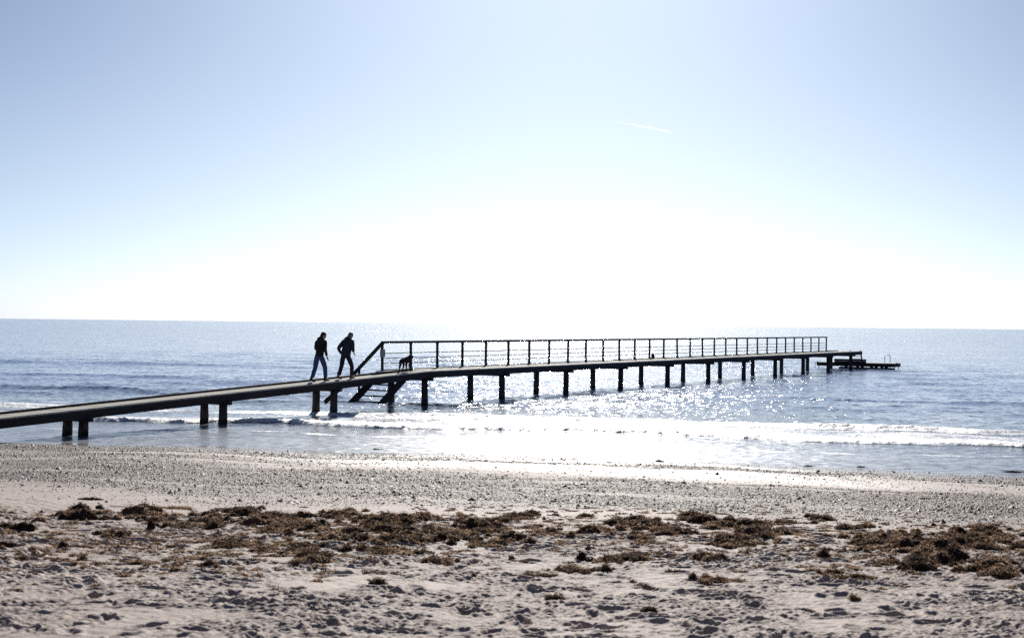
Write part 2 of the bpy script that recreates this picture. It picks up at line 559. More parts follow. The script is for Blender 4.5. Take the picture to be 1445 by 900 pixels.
foam += (0.42 + 0.5 * perlin(WX * 0.7, WY, 79)) * np.exp(-(q4 / 0.3) ** 2)
q5 = WS - (0.35 + 0.5 * perlin(WX * 0.35, 0 * WX, 78))
foam += 0.35 * np.exp(-(q5 / 0.12) ** 2)
foam = np.where(near, foam, 0)
WZ += 0.055 * np.clip(foam, 0, 1) * np.clip(WS / 6, 0, 1) * (0.7 * np.abs(perlin(WX * 2.6, WY * 3.7, 81)) + 0.9 * np.abs(perlin(WX * 5.3, WY * 7, 82)))
WZ += 0.006
sea_rough = sstep(2, 20, WS) + 0.7 * sstep(60, 400, WS)
V = np.stack([WX, WY, WZ], -1).reshape(-1, 3)

m, nt, b = new_mat('sea_water')
M['water'] = m
ge = N(nt, 'ShaderNodeNewGeometry')
fo = N(nt, 'ShaderNodeAttribute', attribute_name='foam')
sr = N(nt, 'ShaderNodeAttribute', attribute_name='chop')


def wave_noise(scale, stretch, detail, rough):
    mp = N(nt, 'ShaderNodeMapping'); mp.inputs['Scale'].default_value = stretch
    nt.links.new(ge.outputs['Position'], mp.inputs[0])
    n = N(nt, 'ShaderNodeTexNoise', Scale=scale, Detail=detail, Roughness=rough)
    nt.links.new(mp.outputs[0], n.inputs['Vector'])
    s = N(nt, 'ShaderNodeVectorMath', operation='SUBTRACT'); s.inputs[1].default_value = (0.5, 0.5, 0.5)
    nt.links.new(n.outputs['Color'], s.inputs[0])
    return s


def vscale(v, fac):
    s = N(nt, 'ShaderNodeVectorMath', operation='MULTIPLY'); s.inputs[1].default_value = fac
    nt.links.new(v.outputs[0], s.inputs[0])
    return s


wa = vscale(wave_noise(4.0, (0.8, 1.3, 1), 4.0, 0.7), (1.65, 1.5, 0))
wb = vscale(wave_noise(0.25, (0.7, 1.6, 1), 3.0, 0.6), (0.16, 0.22, 0))
ad = N(nt, 'ShaderNodeVectorMath', operation='ADD')
nt.links.new(wa.outputs[0], ad.inputs[0]); nt.links.new(wb.outputs[0], ad.inputs[1])
sc_ = N(nt, 'ShaderNodeVectorMath', operation='SCALE')
nt.links.new(ad.outputs[0], sc_.inputs[0])
cmr = N(nt, 'ShaderNodeMapRange'); cmr.clamp = False; cmr.inputs['To Min'].default_value = 0.6; cmr.inputs['To Max'].default_value = 1.0
nt.links.new(sr.outputs['Fac'], cmr.inputs['Value']); nt.links.new(cmr.outputs[0], sc_.inputs['Scale'])
ad2 = N(nt, 'ShaderNodeVectorMath', operation='ADD')
nt.links.new(ge.outputs['Normal'], ad2.inputs[0]); nt.links.new(sc_.outputs[0], ad2.inputs[1])
nn = N(nt, 'ShaderNodeVectorMath', operation='NORMALIZE')
nt.links.new(ad2.outputs[0], nn.inputs[0])
fn = N(nt, 'ShaderNodeTexNoise', Scale=7.0, Detail=6.0, Roughness=0.68)
fmp = N(nt, 'ShaderNodeMapping'); fmp.inputs['Scale'].default_value = (1, 1.5, 1)
nt.links.new(ge.outputs['Position'], fmp.inputs[0]); nt.links.new(fmp.outputs[0], fn.inputs['Vector'])
fa = N(nt, 'ShaderNodeMath', operation='ADD')
nt.links.new(fo.outputs['Fac'], fa.inputs[0]); nt.links.new(fn.outputs['Fac'], fa.inputs[1])
fm = N(nt, 'ShaderNodeMapRange'); fm.inputs['From Min'].default_value = 0.84; fm.inputs['From Max'].default_value = 1.16
nt.links.new(fa.outputs[0], fm.inputs['Value'])
dc = N(nt, 'ShaderNodeAttribute', attribute_name='depth')
dr = ramp(nt, dc.outputs['Fac'], [(0.0, (0.27, 0.29, 0.33)), (0.35, (0.18, 0.225, 0.30)), (1.0, (0.16, 0.24, 0.44))])
nt.links.new(dr.outputs[0], b.inputs['Base Color'])
rmr = N(nt, 'ShaderNodeMapRange'); rmr.inputs['From Max'].default_value = 0.35
rmr.inputs['To Min'].default_value = 0.24; rmr.inputs['To Max'].default_value = 0.10
nt.links.new(sr.outputs['Fac'], rmr.inputs['Value']); nt.links.new(rmr.outputs[0], b.inputs['Roughness'])
b.inputs['IOR'].default_value = 1.333
nt.links.new(nn.outputs[0], b.inputs['Normal'])
fb = N(nt, 'ShaderNodeBsdfPrincipled')
fb.inputs['Base Color'].default_value = (0.88, 0.89, 0.90, 1)
fb.inputs['Roughness'].default_value = 0.45
fbp = N(nt, 'ShaderNodeBump', Strength=0.9, Distance=0.05)
nt.links.new(fn.outputs['Fac'], fbp.inputs['Height']); nt.links.new(fbp.outputs[0], fb.inputs['Normal'])
ms = N(nt, 'ShaderNodeMixShader')
nt.links.new(fm.outputs[0], ms.inputs[0]); nt.links.new(b.outputs[0], ms.inputs[1]); nt.links.new(fb.outputs[0], ms.inputs[2])
nt.links.new(ms.outputs[0], nt.nodes['Material Output'].inputs['Surface'])
o = np_mesh('sea', V, grid_faces(len(sx), len(sy)), M['water'], True, {'foam': foam, 'chop': sea_rough, 'depth': sstep(-1, 40, WS)})
tag(o, 'blue sea glittering in low sun with small breaking waves', 'sea', kind='structure')

# ------------------------------------------------------------------ the jetty
P0 = Vector((-4.96, 54.6, 0))
U = Vector((0.476, 0.88, 0)).normalized()
NN = Vector((U.y, -U.x, 0))            # towards the beach side of the deck
TB = 0.85                              # where the ramp meets the level deck
DECK_Z = 1.37
RW = 1.70                              # deck width
SL = 0.0336


def deck_z(t):
    return DECK_Z if t > TB else DECK_Z - SL * (TB - t)


def PT(t, w, z):
    """t along the jetty from the first railing post, w across it from the railing line"""
    return P0 + U * t + NN * w + Vector((0, 0, z))


jetty = empty('jetty', PT(0, 0.8, 0))
JI = Matrix.Translation(jetty.location).inverted()


class JB(MB):
    def build(s, name, mat, parent=None, smooth=False):
        if parent is None:
            parent = jetty
        off = parent.matrix_world_off if hasattr(parent, 'matrix_world_off') else jetty.location
        s.v = [tuple(Vector(p) - jetty.location) for p in s.v]
        return MB.build(s, name, mat, parent, smooth)


T_END = 64.6
jr = random.Random(3)


def planks(t0, t1, w0, w1, zf, name, label=None):
    mb = JB()
    t = t0
    while t < t1:
        pw = 0.14
        t2 = min(t + pw, t1)
        tm = (t + t2) / 2
        za, zb = zf(t), zf(t2)
        dz = jr.uniform(-0.003, 0.003)
        e0, e1 = jr.uniform(-.012, .012), jr.uniform(-.012, .012)
        mb.bar(PT(tm, w0 + e0, (za + zb) / 2 - 0.022 + dz), PT(tm, w1 + e1, (za + zb) / 2 - 0.022 + dz), t2 - t - 0.012, 0.044)
        t = t2
    return mb.build(name, M['deck'])


tag(planks(-31.0, TB, 0.80, RW, deck_z, 'ramp_deck'), 'narrow pale plank ramp rising from the beach')
planks(TB, T_END, 0.0, RW, deck_z, 'deck')
planks(-0.35, TB, 0.0, 0.795, lambda t: DECK_Z - 0.01, 'stair_landing')


def beam(t0, t1, w, z_off, h, wd, name='beam', n=None, zf=deck_z):
    mb = JB()
    mb.bar(PT(t0, w, zf(t0) + z_off), PT(t1, w, zf(t1) + z_off), wd, h, 0.008)
    return mb.build(name, M['beam'])


# side beams: ramp and deck, with joints over the piles
BT = [-29.0, -23.0, -17.0, -11.17, -5.32] + [0.6 + 6.12 * k for k in range(0, 11)]
for w in (0.84, RW - 0.04):
    ts = [-31.0] + [t for t in BT if -30 < t < 0] + [TB]
    for a, b_ in zip(ts[:-1], ts[1:]):
        beam(a + .004, b_ - .004, w, -0.044 - 0.115, 0.225, 0.09)
for w in (0.03, RW * .5, RW - 0.04):
    ts = [TB] + [t for t in BT if t > 1] + [T_END]
    for a, b_ in zip(ts[:-1], ts[1:]):
        beam(a + .004, b_ - .004, w, -0.044 - 0.115, 0.225, 0.09)
beam(-0.35, TB - .004, 0.03, -0.175, 0.2, 0.09, zf=lambda t: DECK_Z)
# dark kerb strips on the edges of the planking
for t0, t1, w in ((-31.0, TB, 0.825), (-0.1, T_END - 1, 0.04)):
    mb = JB()
    mb.bar(PT(t0, w, deck_z(t0) + 0.032), PT(t1, w, deck_z(t1) + 0.032), 0.06, 0.06, 0.006)
    mb.build('kerb_strip', M['pile'])


def pile(t, w, top, rad=0.132):
    x, y, _ = PT(t, w, 0)
    gz = float(base_z(np.float64(x), np.float64(y)))
    bot = min(gz, 0) - 0.8
    rings = []
    n = 10
    ph = jr.uniform(0, 6)
    lx, ly = jr.uniform(-.035, .035), jr.uniform(-.035, .035)
    for i in range(14):
        f = i / 13.0
        z = bot + (top - bot) * f
        ring = []
        for k in range(n):
            a = 2 * math.pi * k / n
            rr = rad * (1.10 - 0.12 * f) * (1 + 0.05 * mnoise.noise(Vector((math.cos(a) * 2 + ph, math.sin(a) * 2, z * 2.2))))
            if z < 0.25:
                rr *= 1.05
            ring.append((x + lx * (1 - f) + rr * math.cos(a + ph), y + ly * (1 - f) + rr * math.sin(a + ph), z))
        rings.append(ring)
    mb = JB()
    mb.rings(rings)
    return mb.build('pile', M['pile'], smooth=True)


for t in BT:
    zt = deck_z(t) - 0.044 - 0.23
    if t < 0.3:
        ww = (0.95 if t < -15 else 0.80, 1.55)
        c0, c1 = ww[0] - .16, 1.84
    else:
        ww = (0.02, 1.55)
        c0, c1 = -0.15, 1.90
    x, y, _ = PT(t, 1.2, 0)
    if zt - 0.07 < base_z(np.float64(x), np.float64(y)) + .05:
        continue
    for w in ww:
        pile(t, w, zt - 0.08)
    mb = JB()
    mb.bar(PT(t + jr.uniform(-.02, .02), c0, zt - 0.020), PT(t, c1, zt - 0.020), 0.17, 0.13, 0.01)
    mb.build('cap_beam', M['beam'])

# railing
NP = 31
SPC = 2.02
rail = bpy.data.objects.new('railing', None); col.objects.link(rail); rail.parent = jetty
for i in range(NP):
    t = i * SPC
    mb = JB()
    mb.bar(PT(t + jr.uniform(-.015, .015), jr.uniform(-.01, .01), DECK_Z - 0.15), PT(t + jr.uniform(-.02, .02), jr.uniform(-.01, .01), DECK_Z + 1.04), 0.085, 0.085, 0.008, up=U)
    # small brackets under the handrail
    for s in (-1, 1):
        mb.bar(PT(t + s * 0.02, 0, DECK_Z + 0.95), PT(t + s * 0.11, 0, DECK_Z + 1.03), 0.03, 0.03)
    if i:
        mb.box(PT(t, 0.0, DECK_Z + 0.07), (0.13, 0.13, 0.03), Matrix.Rotation(math.atan2(U.y, U.x), 3, 'Z'))
    mb.build('post', M['rail'], rail)
mb = JB()
mb.bar(PT(-0.04, 0, DECK_Z + 1.075), PT((NP - 1) * SPC + 0.12, 0, DECK_Z + 1.075), 0.12, 0.09, 0.012)
mb.build('handrail', M['rail'], rail)
for z in (0.27, 0.46, 0.66):
    mb = JB()
    pts = []
    for i in range(NP - 1):
        for f in (0, 0.25, 0.5, 0.75):
            sag = jr.uniform(0.008, 0.016) * math.sin(math.pi * f)
            pts.append(PT((i + f) * SPC, 0.0, DECK_Z + z - sag))
    pts.append(PT((NP - 1) * SPC, 0, DECK_Z + z))
    mb.tube(pts, 0.017, 6)
    mb.build('rail_wire', M['rail'], rail)
# notice plate on the first post
mb = JB()
mb.box(PT(-0.055, 0.045, DECK_Z + 0.66), (0.20, 0.012, 0.30), Matrix.Rotation(math.atan2(-U.x, U.y), 3, 'Z') @ Matrix.Rotation(R(28), 3, 'Z'), 0.003)
pl = mb.build('notice_plate', M['plate'], rail)

# stair down to the water beside the ramp
stair = bpy.data.objects.new('stair', None); col.objects.link(stair); stair.parent = jetty
SS = 0.585                             # rise per metre


def stz(t):
    return DECK_Z - 0.02 + SS * (t + 0.30) if t < -0.3 else DECK_Z


def slab(poly, w0, w1):
    """prism: outline in (t, z), extruded across the jetty"""
    mb = JB()
    n = len(poly)
    mb.add([PT(t, w0, z) for t, z in poly] + [PT(t, w1, z) for t, z in poly],
           [tuple(range(n)), tuple(range(2 * n - 1, n - 1, -1))] + [(k, n + k, n + (k + 1) % n, (k + 1) % n) for k in range(n)])
    return mb


slab([(-2.25, .22), (-1.66, .22), (0.02, 1.20), (0.02, 1.34), (-0.33, 1.34)], -0.05, 0.005).build('stringer', M['beam'], stair)
slab([(-2.25, .22), (-1.66, .22), (-0.14, 1.105), (-0.72, 1.105)], 1.26, 1.315).build('stringer', M['beam'], stair)
for k in range(5):
    zz = 1.06 - k * 0.197
    t = -0.55 + (zz - 1.06) / SS
    mb = JB()
    mb.bar(PT(t, 0.008, zz), PT(t, 1.257, zz), 0.24, 0.042, 0.006)
    mb.build('tread', M['beam'], stair)
mb = JB()
mb.bar(PT(0.03, -0.01, DECK_Z + 1.06), PT(-2.0, -0.01, DECK_Z + 1.06 - 2.03 * 0.60), 0.06, 0.145, 0.01)
mb.build('stair_handrail', M['rail'], stair)
mb = JB()
mb.bar(PT(-1.42, -0.09, DECK_Z + 0.20), PT(-1.42, -0.09, 0.35), 0.07, 0.07, 0.006, up=U)
mb.build('stair_post', M['rail'], stair)
# brace under the ramp
mb = JB()
mb.bar(PT(-4.35, 1.26, 0.98), PT(-5.45, 1.26, 0.42), 0.06, 0.15, 0.006)
mb.build('brace', M['beam'])

# swimming platform at the far end, crosswise and lower
plat = bpy.data.objects.new('swimming_platform', None); col.objects.link(plat); plat.parent = jetty
tp0, tp1 = 64.9, 66.8
wp0, wp1 = -2.0, 4.15
PZ = 0.46
mb = JB()
t = tp0
w = wp0
while w < wp1:
    mb.bar(PT(tp0, w + 0.06, PZ - 0.02), PT(tp1, w + 0.06, PZ - 0.02), 0.125, 0.04)
    w += 0.138
mb.build('platform_deck', M['deck'], plat)
for t in (tp0 + .05, (tp0 + tp1) / 2, tp1 - .05):
    mb = JB()
    mb.bar(PT(t, wp0, PZ - 0.17), PT(t, wp1, PZ - 0.17), 0.09, 0.25, 0.006)
    mb.build('platform_beam', M['beam'], plat)
for w in (wp0 + .03, wp1 - .03):
    mb = JB()
    mb.bar(PT(tp0 + .1, w, PZ - 0.125), PT(tp1 - .1, w, PZ - 0.125), 0.06, 0.16, 0.006)
    mb.build('platform_beam', M['beam'], plat)
for w in (0.3, 1.2, 2.3, 3.1):
    for t in (tp0 + .25, tp1 - .25):
        mb = JB()
        mb.tube([PT(t, w, -1.6), PT(t, w, PZ - 0.05)], 0.13, 10)
        mb.build('platform_pile', M['pile'], plat, True)
# stacked timber fender along its shore side
for k, z in enumerate((0.66, 0.50)):
    mb = JB()
    mb.bar(PT(tp0 - .10, -0.55, z), PT(tp0 - .10, 1.95, z), 0.10, 0.155, 0.008)
    mb.build('fender_board', M['beam'], plat)
mb = JB()
mb.bar(PT(tp0, -0.2, 0.07), PT(tp0, 4.15, 0.05), 0.12, 0.12, 0.008)
mb.build('waling', M['pile'], plat)
# steps between the deck end and the platform
stp = bpy.data.objects.new('end_steps', None); col.objects.link(stp); stp.parent = jetty
for w in (0.75, 1.55):
    mb = JB()
    mb.bar(PT(T_END - .02, w, DECK_Z - 0.03), PT(T_END + .55, w, PZ + .01), 0.05, 0.10, 0.005)
    mb.build('stringer', M['beam'], stp)
    mb = JB()
    mb.tube([PT(T_END - .1, w, DECK_Z), PT(T_END - .05, w, DECK_Z + .08), PT(T_END + .15, w, DECK_Z - .02), PT(T_END + .62, w, PZ + .25), PT(T_END + .7, w, PZ)], 0.022, 8)
    mb.build('grab_rail', M['steel'], stp, True)
for k in range(3):
    f = (k + 1) / 4
    mb = JB()
    mb.bar(PT(T_END + .55 * f, 0.78, DECK_Z - 0.8 * f), PT(T_END + .55 * f, 1.52, DECK_Z - 0.8 * f), 0.2, 0.04)
    mb.build('tread', M['deck'], stp)


def hoop_ladder(t, w, top, axis_, width, name='swim_ladder', up=0.62):
    lad = bpy.data.objects.new(name, None); col.objects.link(lad); lad.parent = jetty
    A = axis_
    pts = []
    c = PT(t, w, 0)
    h = width / 2
    for sgn in (-1,):
        pts.append(c - A * h + Vector((0, 0, -0.9)))
        pts.append(c - A * h + Vector((0, 0, top + up - 0.12)))
        for a in (150, 120, 90, 60, 30):
            pts.append(c + A * (h * math.cos(R(a))) + Vector((0, 0, top + up - 0.12 + 0.12 * math.sin(R(a)))))
        pts.append(c + A * h + Vector((0, 0, top + up - 0.12)))
        pts.append(c + A * h + Vector((0, 0, -0.9)))
    mb = JB()
    mb.tube(pts, 0.024, 8)
    mb.build('hoop', M['steel'], lad, True)
    for k in range(4):
        mb = JB()
        z = 0.25 - 0.28 * k
        mb.tube([c - A * h + Vector((0, 0, z)), c + A * h + Vector((0, 0, z))], 0.02, 8)
        mb.build('rung', M['steel'], lad, True)


hoop_ladder(tp1 + .06, wp1 - 1.05, PZ, NN, 0.42)
for w, nm in ((wp0 - .06, 'side_ladder'), (wp1 + .06, 'side_ladder')):
    hoop_ladder(tp0 + .3, w, PZ - 0.62 + 0.02, (U * 0.6 + NN * .8).normalized(), 0.30, nm)

tag(jetty, 'long wooden jetty with a one sided railing running out into the sea', 'jetty')

# dark bundle at the foot of a railing post
bz = DECK_Z + 0.012
mb = MB()
rgs = []
for i in range(9):
    f = i / 8
    rr = 0.095 * math.sin(math.pi * min(1, 0.22 + f * 0.78)) ** 0.7 + 0.005
    rgs.append([(rr * math.cos(a) * (1 + .15 * math.sin(3 * a + i)), rr * .8 * math.sin(a), f * 0.31) for a in [2 * math.pi * k / 12 for k in range(12)]])
mb.rings(rgs)
bl = mb.build('tied_bundle', M['bundle'], None, True)
bl.location = PT(13 * SPC + 0.10, 0.16, bz)
tag(bl, 'small dark tied bundle leaning at the foot of a railing post midway along the jetty', 'bundle')


# ------------------------------------------------------------------ figures
def skin_mesh(name, joints, edges, root, mat, parent, levels=2):
    """joints: name -> (x, y, z, rx[, ry])"""
    names = list(joints)
    me = bpy.data.meshes.new(name)
    me.from_pydata([joints[n][:3] for n in names], [(names.index(a), names.index(b_)) for a, b_ in edges], [])
    o = bpy.data.objects.new(name, me)
    col.objects.link(o)
    md = o.modifiers.new('skin', 'SKIN')
    md.use_smooth_shade = True
    md.branch_smoothing = 0.4
    for i, n in enumerate(names):
        j = joints[n]
        sv = me.skin_vertices[0].data[i]
        sv.radius = (j[3], j[4] if len(j) > 4 else j[3])
        sv.use_root = (n == root)
    sb = o.modifiers.new('subsurf', 'SUBSURF')
    sb.levels = sb.render_levels = levels
    dg = bpy.context.evaluated_depsgraph_get()
    dg.update()
    me2 = bpy.data.meshes.new_from_object(o.evaluated_get(dg))
    o.modifiers.clear()
    o.data = me2
    me2.name = name
    me2.materials.clear()
    me2.materials.append(mat)
    me2.shade_smooth()
    o.parent = parent
    return o


def chain(*ns):
    return list(zip(ns[:-1], ns[1:]))


def head_geo(mb, c, scale, tilt, yaw):
    """face with brow, nose, chin, ears; c is the head centre, looking along +y"""
    rot = Matrix.Rotation(yaw, 3, 'Z') @ Matrix.Rotation(tilt, 3, 'X')
    rgs = []
    prof = [(-0.115, .035, .045, .028), (-0.10, .05, .062, .022), (-0.07, .062, .078, .012), (-0.03, .070, .088, .004), (0.01, .074, .096, 0),
            (0.05, .076, .099, -.004), (0.09, .066, .086, -.006), (0.115, .042, .056, -.008), (0.125, .012, .016, -.008)]
    for z, rx, ry, oy in prof:
        ring = []
        for k in range(20):
            a = 2 * math.pi * k / 20
            x, y = rx * math.cos(a), ry * math.sin(a) + oy
            if k in (4, 5, 6):
                if -0.035 < z < 0.02: y += 0.022 if k == 5 else 0.004      # nose
                if z == -0.07: y += 0.006                                   # lips
                if z == 0.05: y += 0.004
            if k in (3, 7) and z == 0.01: y -= 0.012                         # eye sockets
            ring.append(c + rot @ (Vector((x, y, z)) * scale))
        rgs.append(ring)
    mb.rings(rgs)
    for s in (-1, 1):
        rg = []
        for f, r_ in ((0, .012), (.5, .02), (1, .012)):
            rg.append([c + rot @ (Vector((s * (.072 + .016 * f), -.01 + r_ * math.cos(a) * .8, -0.005 + r_ * 1.6 * math.sin(a))) * scale) for a in [2 * math.pi * k / 8 for k in range(8)]])
        mb.rings(rg)


def lerp(a, b_, f):
    return tuple(a[i] + (b_[i] - a[i]) * f for i in range(3))


def join_into(o, mb):
    """merge extra geometry into a mesh object"""
    me = o.data
    vs_ = [tuple(v.co) for v in me.vertices] + [tuple(v) for v in mb.v]
    nb = len(me.vertices)
    fs = [tuple(p.vertices) for p in me.polygons] + [tuple(i + nb for i in f) for f in mb.f]
    mat = me.materials[0]
    m2 = bpy.data.meshes.new(me.name)
    m2.from_pydata(vs_, [], fs)
    m2.update()
    m2.shade_smooth()
    m2.materials.append(mat)
    o.data = m2


def hand(mb, wr, dirv, thumb, s=1.0, curl=0.5):
    """palm and five curled fingers from the wrist along dirv"""
    wr, d = Vector(wr), Vector(dirv).normalized()
    th = Vector(thumb).normalized()
    palm = d.cross(th).normalized()
    e = wr + d * 0.09 * s
    mb.rings([[wr + th * (w_ * a) + palm * (.014 * c_) for a, c_ in ((1, 0), (.6, 1), (-.6, 1), (-1, 0), (-.6, -1), (.6, -1))] if False else
              [p + th * (w_ * a) + palm * (.014 * c_) for a, c_ in ((1, 0), (.6, 1), (-.6, 1), (-1, 0), (-.6, -1), (.6, -1))]
              for p, w_ in ((wr - d * .01, .026), (wr + d * .03 * s, .038), (e, .040))])
    for k, L in enumerate((.068, .078, .072, .056)):
        b0 = e + th * (.030 - .020 * k) - d * .008
        p = [b0]
        dd = d.copy()
        for seg in (.45, .32, .23):
            dd = (dd + palm * curl * 0.7).normalized()
            p.append(p[-1] + dd * L * seg)
        mb.tube(p, [.0095, .009, .008, .006], 7)
    b0 = wr + d * .025 + th * .03
    mb.tube([b0, b0 + (th + d * .8).normalized() * .035, b0 + (th * .5 + d * 1.2 + palm * .3).normalized() * .065], [.012, .011, .008], 7)


def shoe(name, foot, yaw, pitch, mat, parent, boot=False):
    """foot = ankle position; sole below"""
    rot = Matrix.Rotation(yaw, 3, 'Z') @ Matrix.Rotation(pitch, 3, 'X')
    f = Vector(foot)
    rgs = []
    for y, hw, top in ((-.085, .022, .05), (-.07, .036, .085), (-.03, .042, .10), (.03, .043, .085), (.09, .048, .062), (.14, .046, .048), (.175, .034, .038), (.19, .014, .022)):
        ring = []
        for k in range(12):
            a = 2 * math.pi * k / 12
            x = hw * math.cos(a)
            z = (top / 2) + (top / 2) * math.sin(a)
            if math.sin(a) < -.3: z = 0.0
            ring.append(f + rot @ Vector((x, y, z - 0.085)))
        rgs.append(ring)
    mb = MB()
    mb.rings(rgs)
    h = .15 if boot else .06
    mb.tube([f + rot @ Vector((0, -.035, -.03)), f + rot @ Vector((0, -.03, .02)), f + Vector((0, -.02, h))], [.045, .047, .05], 12)
    return mb.build(name, mat, parent, True)


def person(loc, yaw, pose, mats, label, H=1.0):
    root = empty('person', loc, yaw)
    root.scale = (H, H, H)
    J = pose
    arm_r = {}
    bj = {
        'pelvis': J['pelvis'] + (.12, .085), 'belly': lerp(J['pelvis'], J['chest'], .45) + (.105, .08), 'chest': J['chest'] + (.125, .085),
        'neck0': J['neck'] + (.052,), 'neck1': lerp(J['neck'], J['head'], .5) + (.050,), 'skull': J['head'] + (.06,)}
    be = chain('pelvis', 'belly', 'chest', 'neck0', 'neck1', 'skull')
    for s in ('l', 'r'):
        sh, el, wr = J['shoulder_' + s], J['elbow_' + s], J['wrist_' + s]
        bj['sh' + s] = sh + (.052,); bj['el' + s] = el + (.036,); bj['fa' + s] = lerp(el, wr, .4) + (.036,); bj['wr' + s] = wr + (.024,)
        be += [('chest', 'sh' + s)] + chain('sh' + s, 'el' + s, 'fa' + s, 'wr' + s)
        hp, kn, an = J['hip_' + s], J['knee_' + s], J['ankle_' + s]
        bj['hp' + s] = hp + (.082,); bj['kn' + s] = kn + (.052,); bj['cf' + s] = lerp(kn, an, .35) + (.052,); bj['an' + s] = an + (.034,)
        be += [('pelvis', 'hp' + s)] + chain('hp' + s, 'kn' + s, 'cf' + s, 'an' + s)
    body = skin_mesh('body', bj, be, 'pelvis', M['skin'], root)
    mb = MB()
    head_geo(mb, Vector(J['head']), 1.0, J['head_tilt'], J['head_yaw'])
    for s in ('l', 'r'):
        el, wr = Vector(J['elbow_' + s]), Vector(J['wrist_' + s])
        hand(mb, wr, wr - el + Vector((0, .02, -.03)), (-0.2 if s == 'r' else 0.2, 1, 0), 1.0, 0.5 * (1 if s == 'r' else -1))
    join_into(body, mb)
    # hair
    rot = Matrix.Rotation(J['head_yaw'], 3, 'Z') @ Matrix.Rotation(J['head_tilt'], 3, 'X')
    rg = []
    for z, rx, ry, oy in ((-.05, .066, .050, -.052), (-.01, .080, .066, -.042), (.03, .083, .080, -.030), (.07, .080, .098, -.012), (.105, .066, .088, -.008), (.13, .040, .055, -.010), (.141, .010, .014, -.010)):
        rg.append([Vector(J['head']) + rot @ Vector((rx * math.cos(a) * (1 + .03 * math.sin(5 * a + z * 60)), ry * math.sin(a) + oy, z)) for a in [2 * math.pi * k / 20 for k in range(20)]])
    mb = MB(); mb.rings(rg)
    mb.build('hair', mats['hair'], root, True)
    # trousers
    tj = {'pelvis': J['pelvis'] + (.150, .112), 'waist': lerp(J['pelvis'], J['chest'], .28) + (.145, .108)}
    te = [('pelvis', 'waist')]
    tr = J.get('leg', 1.0)
    for s in ('l', 'r'):
        hp, kn, an = J['hip_' + s], J['knee_' + s], J['ankle_' + s]
        tj['hp' + s] = (hp[0], hp[1], hp[2] - .03, .112 * tr); tj['th' + s] = lerp(hp, kn, .5) + (.102 * tr,); tj['kn' + s] = kn + (.084 * tr,)
        tj['cf' + s] = lerp(kn, an, .45) + (.080 * tr,); tj['an' + s] = lerp(kn, an, .97) + (.072 * tr,)
        te += [('pelvis', 'hp' + s)] + chain('hp' + s, 'th' + s, 'kn' + s, 'cf' + s, 'an' + s)
    skin_mesh('trousers', tj, te, 'pelvis', mats['trousers'], root)
    # jacket with sleeves
    bk = J.get('bulk', 1.0)
    jj = {'hem': (J['pelvis'][0], J['pelvis'][1], J['pelvis'][2] - .09, .186 * bk, .150 * bk), 'waist': lerp(J['pelvis'], J['chest'], .4) + (.172 * bk, .135 * bk),
          'chest': J['chest'] + (.180 * bk, .140 * bk), 'upper': lerp(J['chest'], J['neck'], .6) + (.130 * bk, .110 * bk), 'collar': lerp(J['neck'], J['head'], .22) + (.078, .078)}
    je = chain('hem', 'waist', 'chest', 'upper', 'collar')
    for s in ('l', 'r'):
        sh, el, wr = J['shoulder_' + s], J['elbow_' + s], J['wrist_' + s]
        jj['sh' + s] = sh + (.084 * bk,); jj['ua' + s] = lerp(sh, el, .5) + (.072 * bk,); jj['el' + s] = el + (.062 * bk,); jj['wr' + s] = lerp(el, wr, .95) + (.048,)
        je += [('upper', 'sh' + s)] + chain('sh' + s, 'ua' + s, 'el' + s, 'wr' + s)
    skin_mesh('jacket', jj, je, 'waist', mats['jacket'], root)
    if 'hood' in mats:
        nk = Vector(J['neck'])
        mb = MB(); rg = []
        for f, r_ in ((0, .06), (.25, .105), (.6, .115), (.85, .085), (1, .03)):
            cc = nk + Vector((0, -.075, -.06 + .17 * f))
            rg.append([cc + Vector((r_ * 1.15 * math.cos(a), r_ * .75 * math.sin(a), .02 * math.sin(a))) for a in [2 * math.pi * k / 16 for k in range(16)]])
        mb.rings(rg)
        mb.build('hood', mats['jacket'], root, True)
    for s in ('l', 'r'):
        shoe('shoe', J['ankle_' + s], J.get('toe_' + s, 0), J['pitch_' + s], mats['shoe'], root, mats.get('boot', False))
    tag(root, label, 'person')
    return root


yaw_u = -math.atan2(U.x, U.y)


def pose_walk(L, rise, lean, armr, arml, tilt, hyaw, hip=.90):
    """left foot behind, right foot ahead"""
    h = hip
    return {
        'pelvis': (0, 0, h + .03), 'chest': (0.01, .04 + lean * .6, h + .36), 'neck': (0.01, .05 + lean, h + .55), 'head': (0.02, .10 + lean * 1.5, h + .685),
        'head_tilt': tilt, 'head_yaw': hyaw,
        'shoulder_l': (-.175, .02 + lean, h + .49), 'shoulder_r': (.185, .06 + lean, h + .49),
        'hip_l': (-.09, -.02, h - .02), 'hip_r': (.09, .02, h - .02),
        'knee_l': (-.10, -.10, h - .42), 'knee_r': (.10, .26, h - .43),
        'ankle_l': (-.09, -L * .52, .115), 'ankle_r': (.09, L * .48, .087 + rise),
        'pitch_l': R(-14), 'pitch_r': R(4),
        'elbow_r': armr[0], 'wrist_r': armr[1], 'elbow_l': arml[0], 'wrist_l': arml[1]}


